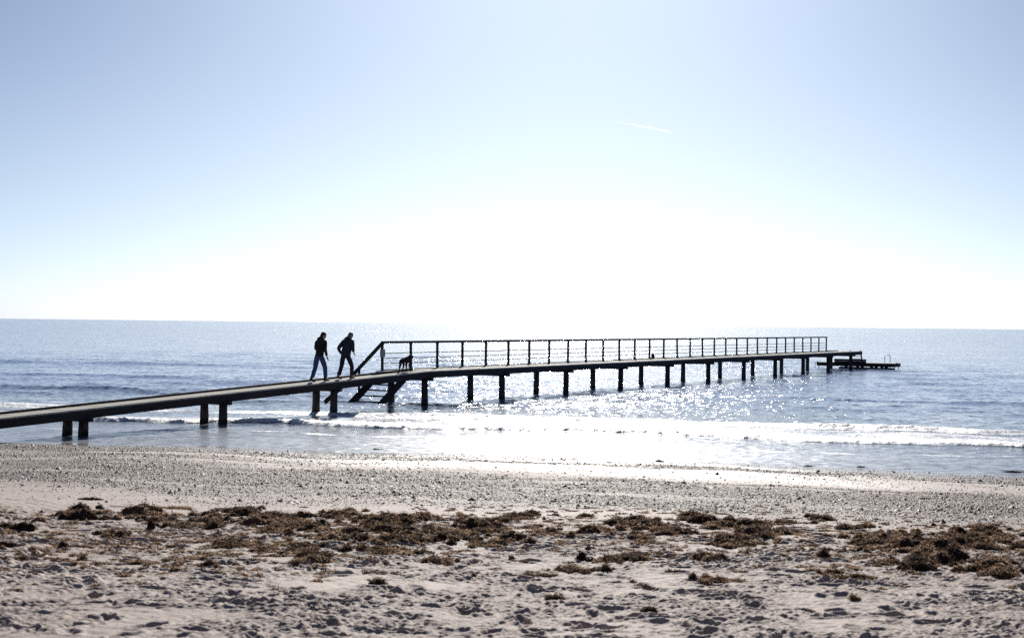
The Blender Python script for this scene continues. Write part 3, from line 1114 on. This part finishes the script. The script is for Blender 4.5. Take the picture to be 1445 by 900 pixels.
p1 = pose_walk(0.50, .02, .05, ((.27, .0, 1.14), (.31, .05, .88)), ((-.26, .10, 1.13), (-.18, .28, 1.02)), R(-26), R(-30))
p1['knee_l'] = (-.10, -.08, .49)
p1['knee_r'] = (.10, .20, .48)
person(PT(-5.82, 1.27, deck_z(-5.82) + .002), yaw_u - R(6), p1,
       {'hair': M['hair_dark'], 'trousers': M['jeans'], 'jacket': M['jacket_black'], 'shoe': M['shoe_black'], 'hood': 1},
       'person in black hooded jacket and blue jeans walking up the jetty ramp behind the other', 0.99)
p2 = pose_walk(0.52, .015, .10, ((.25, .10, 1.13), (.19, .24, .98)), ((-.30, -.06, 1.12), (-.23, .06, .90)), R(-32), R(-15))
p2['leg'] = 1.0
p2['bulk'] = 1.24
p1['bulk'] = 1.26
p1['leg'] = 1.12
person(PT(-4.30, 1.30, deck_z(-4.3) + .002), yaw_u - R(4), p2,
       {'hair': M['hair_grey'], 'trousers': M['trousers'], 'jacket': M['jacket_navy'], 'shoe': M['shoe_brown'], 'boot': True, 'hood': 1},
       'person in slate jacket, slim black trousers and brown boots walking ahead on the ramp', 0.955)

# dog: y forward
dog = empty('dog', PT(-0.12, 1.12, deck_z(-0.12) + .002), -math.atan2(0.74, 0.67))
dog.scale = (1.15, 0.74, 0.99)
dj = {'rump': (0, -.23, .47, .085, .085), 'loin': (0, -.10, .465, .085, .09), 'rib': (0, .04, .455, .10, .115), 'withers': (0, .17, .475, .095, .115), 'neck': (0.02, .25, .545, .088),
      'poll': (0.03, .30, .605, .080), 'brow': (0.035, .36, .60, .060), 'muzzle': (0.04, .425, .575, .038), 'nose': (0.04, .46, .57, .022),
      'tail0': (0, -.31, .46, .030), 'tail1': (0, -.35, .37, .030), 'tail2': (0, -.35, .27, .022)}
de = chain('rump', 'loin', 'rib', 'withers', 'neck', 'poll', 'brow', 'muzzle', 'nose') + chain('rump', 'tail0', 'tail1', 'tail2')
for s, sg in (('l', -1), ('r', 1)):
    fy = .0 if s == 'l' else .07
    dj.update({'fs' + s: (sg * .07, .17, .37, .05), 'fe' + s: (sg * .075, .15 + fy * .3, .25, .034), 'fw' + s: (sg * .075, .18 + fy, .11, .024), 'ff' + s: (sg * .075, .20 + fy, .02, .026), 'ft' + s: (sg * .075, .235 + fy, .016, .02)})
    de += [('withers', 'fs' + s)] + chain('fs' + s, 'fe' + s, 'fw' + s, 'ff' + s, 'ft' + s)
    hy = -.03 if s == 'l' else .06
    dj.update({'hs' + s: (sg * .07, -.23, .39, .06), 'hk' + s: (sg * .08, -.20 + hy * .4, .27, .042), 'hh' + s: (sg * .075, -.265 + hy * .6, .15, .027), 'hf' + s: (sg * .075, -.25 + hy * .6, .02, .026), 'ht' + s: (sg * .075, -.215 + hy * .6, .016, .02)})
    de += [('rump', 'hs' + s)] + chain('hs' + s, 'hk' + s, 'hh' + s, 'hf' + s, 'ht' + s)
dbody = skin_mesh('body', dj, de, 'rib', M['fur'], dog)
mb = MB()
for sg in (-1, 1):      # hanging ears
    c = Vector((0.03 + sg * .066, .315, .625))
    mb.rings([[c + Vector((sg * .022 * f + .008 * math.cos(a), r_ * math.sin(a), -.115 * f)) for a in [2 * math.pi * k / 8 for k in range(8)]] for f, r_ in ((0, .02), (.4, .036), (.8, .032), (1, .012))])
join_into(dbody, mb)
# curly coat: short tufts standing off the body
co = np.array([v.co for v in dbody.data.vertices]); no = np.array([v.normal for v in dbody.data.vertices])
mb = MB()
for k in range(2600):
    i = jr.randrange(len(co))
    if co[i][2] < .16: continue
    c, n = Vector(co[i]), Vector(no[i])
    t1 = n.orthogonal().normalized(); t1.rotate(Matrix.Rotation(jr.uniform(0, 6.28), 3, n) if False else Matrix.Rotation(jr.uniform(0, 6.28), 3, 'Z'))
    w_ = t1 * .007
    tip = c + n * jr.uniform(.012, .03) + Vector((jr.uniform(-.015, .015), jr.uniform(-.02, .01), -.012))
    mb.add([c - w_, c + w_, tip, c + n * .004 + t1.cross(n) * .006], [(0, 1, 2), (1, 3, 2), (3, 0, 2)])
mb.build('coat', M['fur'], dog)
mb = MB()
mb.tube([Vector((0.02 + .082 * math.cos(a), .29 + .03 * math.sin(a) - .02 * math.sin(a), .51 + .075 * math.sin(a))) for a in [2 * math.pi * k / 14 for k in range(15)]], .008, 6, False)
mb.build('collar', M['shoe_brown'], dog, True)
tag(dog, 'dark curly coated dog standing on the jetty beside the first railing posts', 'dog')

# ------------------------------------------------------------------ seaweed
m, nt, b = new_mat('dry_seaweed')
M['weed'] = m
tint = N(nt, 'ShaderNodeAttribute', attribute_name='tint')
r = ramp(nt, tint.outputs['Fac'], [(0.0, (0.024, 0.017, 0.012)), (0.35, (0.105, 0.064, 0.044)), (0.7, (0.32, 0.21, 0.132)), (1.0, (0.60, 0.44, 0.31))])
nt.links.new(r.outputs[0], b.inputs['Base Color'])
b.inputs['Roughness'].default_value = 0.85
b.inputs['Specular IOR Level'].default_value = 0.15
tl = N(nt, 'ShaderNodeBsdfTranslucent')
nt.links.new(r.outputs[0], tl.inputs['Color'])
ms = N(nt, 'ShaderNodeMixShader'); ms.inputs[0].default_value = 0.5
nt.links.new(b.outputs[0], ms.inputs[1]); nt.links.new(tl.outputs[0], ms.inputs[2])
nt.links.new(ms.outputs[0], nt.nodes['Material Output'].inputs['Surface'])


def clump_arrays(cx, cy, rx, ry, h, rnd, strands, tone=0.5, zc=None):
    """tangled mound: a hull of short curled ribbons through the mound's volume"""
    n = strands
    # points in a half ellipsoid, denser to the shell
    u = rnd.uniform(-1, 1, (n * 2, 3)); u[:, 2] = np.abs(u[:, 2])
    rr = np.linalg.norm(u, axis=1)
    u = u[(rr < 1) & (rr > .2)][:n]
    n = len(u)
    lob = 1 + 0.35 * perlin(u[:, 0] * 2 + cx * 5, u[:, 1] * 2 + cy * 5, 3)
    px, py = cx + u[:, 0] * rx, cy + u[:, 1] * ry
    zg = np.array([ground(a, c) for a, c in zip(px, py)]) if zc is None else zc
    pz = zg + u[:, 2] * h * lob - 0.004
    p = np.stack([px, py, pz], 1)
    L = rnd.uniform(.010, .032, n)[:, None]
    w = rnd.uniform(.0022, .0055, n)[:, None]
    d = rnd.normal(0, 1, (n, 3)); d[:, 2] = np.abs(d[:, 2]) * .5 - .1
    d /= np.linalg.norm(d, axis=1)[:, None]
    s = np.cross(d, rnd.normal(0, 1, (n, 3))); s /= np.linalg.norm(s, axis=1)[:, None] + 1e-9
    bend = rnd.normal(0, .5, (n, 3)) * L
    a = p - d * L * .5; c = p + d * L * .5 + bend; mid = p + bend * -.3
    V_ = np.stack([a - s * w, a + s * w, mid + s * w * 1.2, c, mid - s * w * 1.2], 1)  # 5 verts
    V_ = V_.reshape(-1, 3)
    k = np.arange(n)[:, None] * 5
    F_ = np.concatenate([k + np.array([0, 1, 2]), k + np.array([0, 2, 4]), k + np.array([4, 2, 3])], 0)
    t = np.clip(tone + rnd.normal(0.04, .24, n), 0, 1)
    return V_, F_, np.repeat(t, 5)


def clump_core(cx, cy, rx, ry, h, tone, rnd):
    """lumpy solid heart of the mound"""
    nu, nv = 12, 6
    vs_ = []
    for j in range(nv):
        phi = j / (nv - 1) * math.pi / 2
        for i in range(nu):
            a = 2 * math.pi * i / nu
            rr = .92 * (1 + .34 * mnoise.noise(Vector((math.cos(a) * 1.6 + cx * 9, math.sin(a) * 1.6 + cy * 9, phi * 1.5))))
            x, y = cx + rx * rr * math.cos(phi) * math.cos(a), cy + ry * rr * math.cos(phi) * math.sin(a)
            vs_.append((x, y, ground(x, y) - .012 + h * rr * math.sin(phi)))
    fs = []
    for j in range(nv - 1):
        for i in range(nu):
            i2 = (i + 1) % nu
            fs += [(j * nu + i, j * nu + i2, (j + 1) * nu + i2), (j * nu + i, (j + 1) * nu + i2, (j + 1) * nu + i)]
    return np.array(vs_), np.array(fs), np.full(len(vs_), tone * .7)


def weed_object(name, items, rnd, per=1.0, local=None):
    Vs, Fs, Ts, off = [], [], [], 0
    for (cx, cy, rx, ry, h, tone) in items:
        area = rx * ry
        st = int(min(900, 40 + area * 26000 * per))
        for arr in (clump_core(cx, cy, rx, ry, h, tone, rnd), clump_arrays(cx, cy, rx * 1.08, ry * 1.08, h * 1.1, rnd, st, tone)):
            Vs.append(arr[0]); Fs.append(arr[1] + off); Ts.append(arr[2]); off += len(arr[0])
    V_, F_, T_ = np.concatenate(Vs), np.concatenate(Fs), np.concatenate(Ts)
    if local is not None:
        V_ = V_ - np.array(local)
    o = np_mesh(name, V_, F_, M['weed'], False, {'tint': T_})
    if local is not None:
        o.location = local
    return o


patches = [  # centre and half size in photo pixels, number of tufts, height m
    (110, 728, 62, 11, 34, .075), (205, 728, 45, 10, 22, .07), (165, 756, 30, 5, 8, .07), (255, 718, 28, 3, 5, .03), (280, 738, 70, 12, 30, .055),
    (345, 726, 45, 9, 20, .06), (400, 738, 70, 16, 42, .055), (485, 729, 45, 9, 24, .07), (450, 758, 60, 9, 22, .05), (430, 742, 60, 12, 26, .05), (340, 769, 34, 5, 10, .04),
    (440, 792, 26, 8, 12, .05), (400, 775, 60, 6, 8, .03), (545, 742, 60, 16, 46, .06), (592, 733, 32, 10, 20, .075), (530, 770, 50, 9, 20, .045), (610, 760, 50, 12, 30, .05),
    (680, 742, 42, 12, 26, .06), (670, 752, 34, 8, 14, .075), (625, 795, 30, 5, 9, .04), (560, 782, 40, 6, 12, .045), (690, 770, 36, 7, 14, .04), (725, 767, 28, 6, 12, .065), (735, 731, 34, 5, 9, .045),
    (655, 728, 12, 4, 4, .04), (745, 744, 20, 3, 4, .03), (790, 752, 30, 8, 12, .05), (845, 751, 34, 7, 14, .06), (900, 742, 42, 9, 22, .07), (905, 760, 34, 6, 12, .05),
    (950, 752, 40, 7, 16, .055), (1000, 735, 40, 9, 20, .075), (1045, 745, 50, 10, 26, .06), (1080, 757, 36, 10, 20, .06), (1035, 770, 36, 5, 14, .06),
    (870, 790, 46, 5, 12, .035), (805, 806, 40, 4, 8, .025), (1000, 790, 30, 5, 9, .035), (1010, 820, 46, 5, 9, .03), (1095, 737, 22, 5, 6, .04),
    (1155, 733, 20, 6, 8, .045), (1210, 744, 28, 3, 9, .045), (1190, 757, 30, 6, 9, .05), (1255, 760, 45, 12, 30, .06), (1240, 770, 60, 9, 26, .055), (1300, 776, 40, 7, 16, .06),
    (1270, 764, 34, 9, 18, .07), (1340, 764, 50, 13, 32, .065), (1400, 762, 50, 14, 38, .065), (1372, 743, 36, 3, 7, .03), (1325, 794, 36, 8, 18, .075), (1390, 800, 44, 9, 22, .055),
    (1420, 812, 30, 8, 12, .06), (1290, 802, 30, 7, 12, .05), (1440, 782, 25, 12, 14, .06), (1250, 795, 22, 6, 8, .05), (1180, 812, 40, 6, 8, .03)]
wr_ = np.random.default_rng(21)
items = []
for (px, py, hx, hy, n, h) in patches:
    k = 0
    while k < n * 1.35:
        a, b_ = wr_.normal(0, .5), wr_.normal(0, .5)
        if abs(a) > 1 or abs(b_) > 1: continue
        if perlin(px * .02 + a * hx * .035, py * .2 + b_ * hy * .12, 90) < -.38:
            k += 1
            continue
        x, y = spot(px + a * hx, py + b_ * hy)
        sz = wr_.uniform(.025, .065) if wr_.random() < .84 else wr_.uniform(.08, .14)
        h2 = h * (0.9 if sz < .08 else 1.15)
        items.append((x, y, sz * wr_.uniform(1.0, 1.8), sz * wr_.uniform(.8, 1.2), min(h2 * wr_.uniform(.45, 1.65), sz * 1.15), float(np.clip(wr_.choice([.42, .72, .85]) + wr_.normal(0, .12) if sz < .08 else wr_.normal(.42, .14), .06, .95))))
        k += 1
# thin flat litter between the tufts, both inside and beyond the photographed stretch
for k in range(1900):
    px = wr_.uniform(-60, 1505)
    py = wr_.normal(757 + 12 * math.sin(px * .006), 24)
    if not 712 < py < 850: continue
    x, y = spot(px, py)
    items.append((x, y, wr_.uniform(.02, .10), wr_.uniform(.02, .05), wr_.uniform(.008, .022), float(wr_.uniform(.45, .85))))
for k in range(170):
    sx_ = wr_.choice([-1, 1])
    x = sx_ * wr_.uniform(5.9, 8.6)
    y = 14.4 - .2 * x + wr_.normal(0, .8)
    items.append((x, y, wr_.uniform(.05, .14), wr_.uniform(.04, .09), wr_.uniform(.02, .06), float(wr_.uniform(.35, .7))))
o = weed_object('seaweed_wrack', items, wr_, 0.75)
tag(o, 'long tangled brown line of dried seaweed across the dry sand', 'seaweed', kind='stuff')

singles = [
    (213, 747, .055, .055, .105, .22, 'dark round seaweed ball standing upright at the left of the wrack line'),
    (33, 748, .11, .08, .085, .25, 'broad dark brown seaweed mound near the left edge of the frame'),
    (7, 748, .07, .06, .075, .28, 'seaweed mound cut by the left edge, beside a broader dark mound'),
    (127, 705, .14, .05, .035, .25, 'flat dark strip of seaweed on pebbly sand above the left of the wrack'),
    (90, 773, .055, .045, .065, .22, 'small dark seaweed tuft with a flat brown scrap just right of it'),
    (8, 772, .085, .05, .05, .35, 'low brown seaweed tuft at the left edge below the mounds'),
    (28, 789, .13, .05, .04, .45, 'spread low brown seaweed patch on bare sand at far left'),
    (82, 791, .07, .04, .035, .5, 'pale flat seaweed patch left of a darker pointed tuft on bare sand'),
    (116, 791, .05, .045, .05, .3, 'darker pointed seaweed tuft right of a pale flat patch, far left sand'),
    (294, 800, .09, .055, .045, .35, 'wide dark seaweed clump alone below the wrack, left of centre'),
    (533, 824, .08, .055, .05, .3, 'brown seaweed clump on footprinted sand with a thin tail to its right'),
    (722, 792, .035, .035, .05, .3, 'tiny upright seaweed tuft below the middle of the wrack line'),
    (669, 816, .025, .025, .035, .45, 'tiny brown seaweed tuft alone on rippled sand left of centre'),
    (762, 812, .14, .05, .028, .6, 'thin pale brown seaweed mat on bare sand at the centre'),
    (783, 847, .08, .055, .042, .5, 'tawny seaweed clump lowest in the middle of the beach'),
    (821, 791, .065, .06, .085, .18, 'round dark seaweed ball below the wrack, right of centre'),
    (830, 776, .03, .03, .035, .25, 'small dark seaweed knot just behind the round dark ball'),
    (856, 808, .055, .05, .075, .35, 'tall brown seaweed ball with golden rim nearest right of the round dark one'),
    (916, 866, .07, .06, .045, .25, 'dark brown seaweed clump closest to the bottom edge'),
    (1162, 788, .075, .065, .085, .18, 'large dark seaweed ball in the gap between the two right hand wrack stretches'),
    (1206, 848, .05, .045, .05, .75, 'small orange brown seaweed clump on lower right sand'),
    (1073, 757, .075, .06, .09, .2, 'dark domed seaweed ball among the right centre wrack'),
    (825, 729, .085, .06, .05, .35, 'lone rusty seaweed clump on smooth sand beyond the wrack'),
    (1304, 704, .09, .05, .02, .2, 'flat dark seaweed scrap on the shingle at right'),
]
for (px, py, rx, ry, h, tone, lab) in singles:
    x, y = spot(px, py)
    z = ground(x, y)
    its = [(x, y, rx, ry, h, tone)]
    if rx > .08:
        its += [(x + rx * .7, y + .02, rx * .6, ry * .8, h * .7, tone + .1), (x - rx * .7, y - .01, rx * .5, ry * .8, h * .6, tone + .12)]
    o = weed_object('seaweed_clump', its, wr_, 1.6, (x, y, z))
    tag(o, lab, 'seaweed', 'loose seaweed clumps on the sand')
shore_bits = [(1330, 663, .22, .03, 'dark seaweed scrap at the water edge, left of two others at far right'),
              (1395, 661, .13, .025, 'dark seaweed scrap at the water edge between two others at far right'),
              (1430, 668, .30, .06, 'largest dark seaweed heap at the water edge by the right border'),
              (1282, 663, .15, .02, 'thin dark seaweed trace at the water edge, leftmost of the right hand four'),
              (1215, 660, .12, .03, 'small dark seaweed lump at the water edge below the platform'),
              (531, 636, .14, .05, 'dark weed covered lump lying on wet sand below the jetty stair'),
              (1140, 658, .14, .02, 'slight dark seaweed trace on the wet sand below the outer railing'),
              (929, 651, .08, .03, 'small dark lump on the bright wet sand at the middle of the shore')]
for (px, py, rx, h, lab) in shore_bits:
    x, y = spot(px, py)
    z = ground(x, y)
    o = weed_object('seaweed_clump', [(x, y, rx, rx * .6, h + .02, .08), (x + rx, y + .05, rx * .6, rx * .4, h, .1)], wr_, .2, (x, y, z))
    tag(o, lab, 'seaweed', 'wet seaweed along the water edge')

# ------------------------------------------------------------------ shingle
m, nt, b = new_mat('shingle_stones')
M['stone'] = m
tint = N(nt, 'ShaderNodeAttribute', attribute_name='tint')
r = ramp(nt, tint.outputs['Fac'], [(0.0, (0.032, 0.025, 0.023)), (0.55, (0.125, 0.09, 0.078)), (0.85, (0.31, 0.24, 0.21)), (1.0, (0.68, 0.66, 0.64))])
nt.links.new(r.outputs[0], b.inputs['Base Color'])
b.inputs['Roughness'].default_value = 0.62
b.inputs['Specular IOR Level'].default_value = 0.3
NS = 820000
x = rng.uniform(-13, 13, NS); y = rng.uniform(15, 36, NS)
# keep a margin around what stands before the sea
keep = (rng.uniform(0, 1, NS) < shingle_density(x, y) * 1.0) & (np.abs(x) < 2 + y * .42)
x, y = x[keep], y[keep]
n = len(x)
z = np.array([ground(a, c) for a, c in zip(x, y)])
size = np.exp(rng.normal(math.log(.0090), .5, n)) * (1 + 0.35 * perlin(x * .5, y * .9, 33)) * np.where(rng.uniform(0, 1, n) < .012, 2.4, 1); size = np.clip(size, .004, .06)
ang = rng.uniform(0, 6.28, n)
base = np.array([(1, 0, 0), (0.3, .8, 0.05), (-.8, .5, 0), (-.9, -.4, .05), (.2, -.85, 0), (0.1, .05, .55), (-.3, 0, .5)])
FB = np.array([(0, 1, 5), (1, 2, 6), (1, 6, 5), (2, 3, 6), (3, 4, 6), (4, 5, 6), (4, 0, 5)])
jit = rng.normal(0, .12, (n, 7, 3))
B = (base[None] + jit) * size[:, None, None]
B[:, :, 2] *= rng.uniform(.6, 1.5, n)[:, None]
X = B[:, :, 0] * np.cos(ang)[:, None] - B[:, :, 1] * np.sin(ang)[:, None] + x[:, None]
Y = B[:, :, 0] * np.sin(ang)[:, None] + B[:, :, 1] * np.cos(ang)[:, None] + y[:, None]
Zs = B[:, :, 2] + z[:, None] - .001
V = np.stack([X, Y, Zs], -1).reshape(-1, 3)
F = (FB[None] + (np.arange(n) * 7)[:, None, None]).reshape(-1, 3)
ti = np.clip(rng.normal(.42, .24, n), 0, 1)
o = np_mesh('shingle', V, F, M['stone'], False, {'tint': np.repeat(ti, 7)})
tag(o, 'bands of small pebbles and shell bits on the wet sand', 'pebbles', kind='stuff')

# dry litter of shell bits and small stones over the trampled sand
NL = 2600
x = rng.uniform(-8, 8, NL); y = rng.uniform(7.8, 19, NL)
n = NL
z = np.array([ground(a, c) for a, c in zip(x, y)])
size = np.clip(np.exp(rng.normal(math.log(.0065), .5, n)), .003, .028)
ang = rng.uniform(0, 6.28, n)
B = (base[None] + rng.normal(0, .14, (n, 7, 3))) * size[:, None, None]
B[:, :, 2] *= rng.uniform(.5, 1.3, n)[:, None]
X = B[:, :, 0] * np.cos(ang)[:, None] - B[:, :, 1] * np.sin(ang)[:, None] + x[:, None]
Y = B[:, :, 0] * np.sin(ang)[:, None] + B[:, :, 1] * np.cos(ang)[:, None] + y[:, None]
V = np.stack([X, Y, B[:, :, 2] + z[:, None] - .001], -1).reshape(-1, 3)
F = (FB[None] + (np.arange(n) * 7)[:, None, None]).reshape(-1, 3)
ti = np.where(rng.uniform(0, 1, n) < .45, rng.uniform(.85, 1, n), rng.uniform(.05, .6, n))
o = np_mesh('shell_litter', V, F, M['stone'], False, {'tint': np.repeat(ti, 7)})
tag(o, 'scattered pale shell bits and tiny stones on the trampled sand', 'shell litter', kind='stuff')

# ------------------------------------------------------------------ vapour trail in the sky
m, nt, b = new_mat('vapour')
M['vapour'] = m
nt.nodes.remove(b)
pv = N(nt, 'ShaderNodeVolumePrincipled')
pv.inputs['Color'].default_value = (1, 1, 1, 1)
pv.inputs['Density'].default_value = 0.0006
pv.inputs['Anisotropy'].default_value = 0.75
nt.links.new(pv.outputs[0], nt.nodes['Material Output'].inputs['Volume'])


def sky_pt(px, py, dist):
    d = (_Rm @ Vector(((px - 722.5) / F_PX, -(py - 450) / F_PX, -1)))
    return Vector((0, 0, CAM_H)) + d * dist


a, b_ = sky_pt(862, 170, 30000), sky_pt(953, 188, 24000)
mb = MB()
pts = [a.lerp(b_, i / 12) + Vector((0, 0, 3 * math.sin(i * .8))) for i in range(13)]
mid = (a + b_) / 2
mb.tube([p - mid for p in pts], [3, 6, 9, 8, 13, 12, 17, 15, 20, 17, 21, 15, 3], 10)
ct = mb.build('vapour_trail', M['vapour'], None, True)
ct.location = mid
tag(ct, 'short faint white vapour trail slanting in the sky above the railing', 'vapour trail')
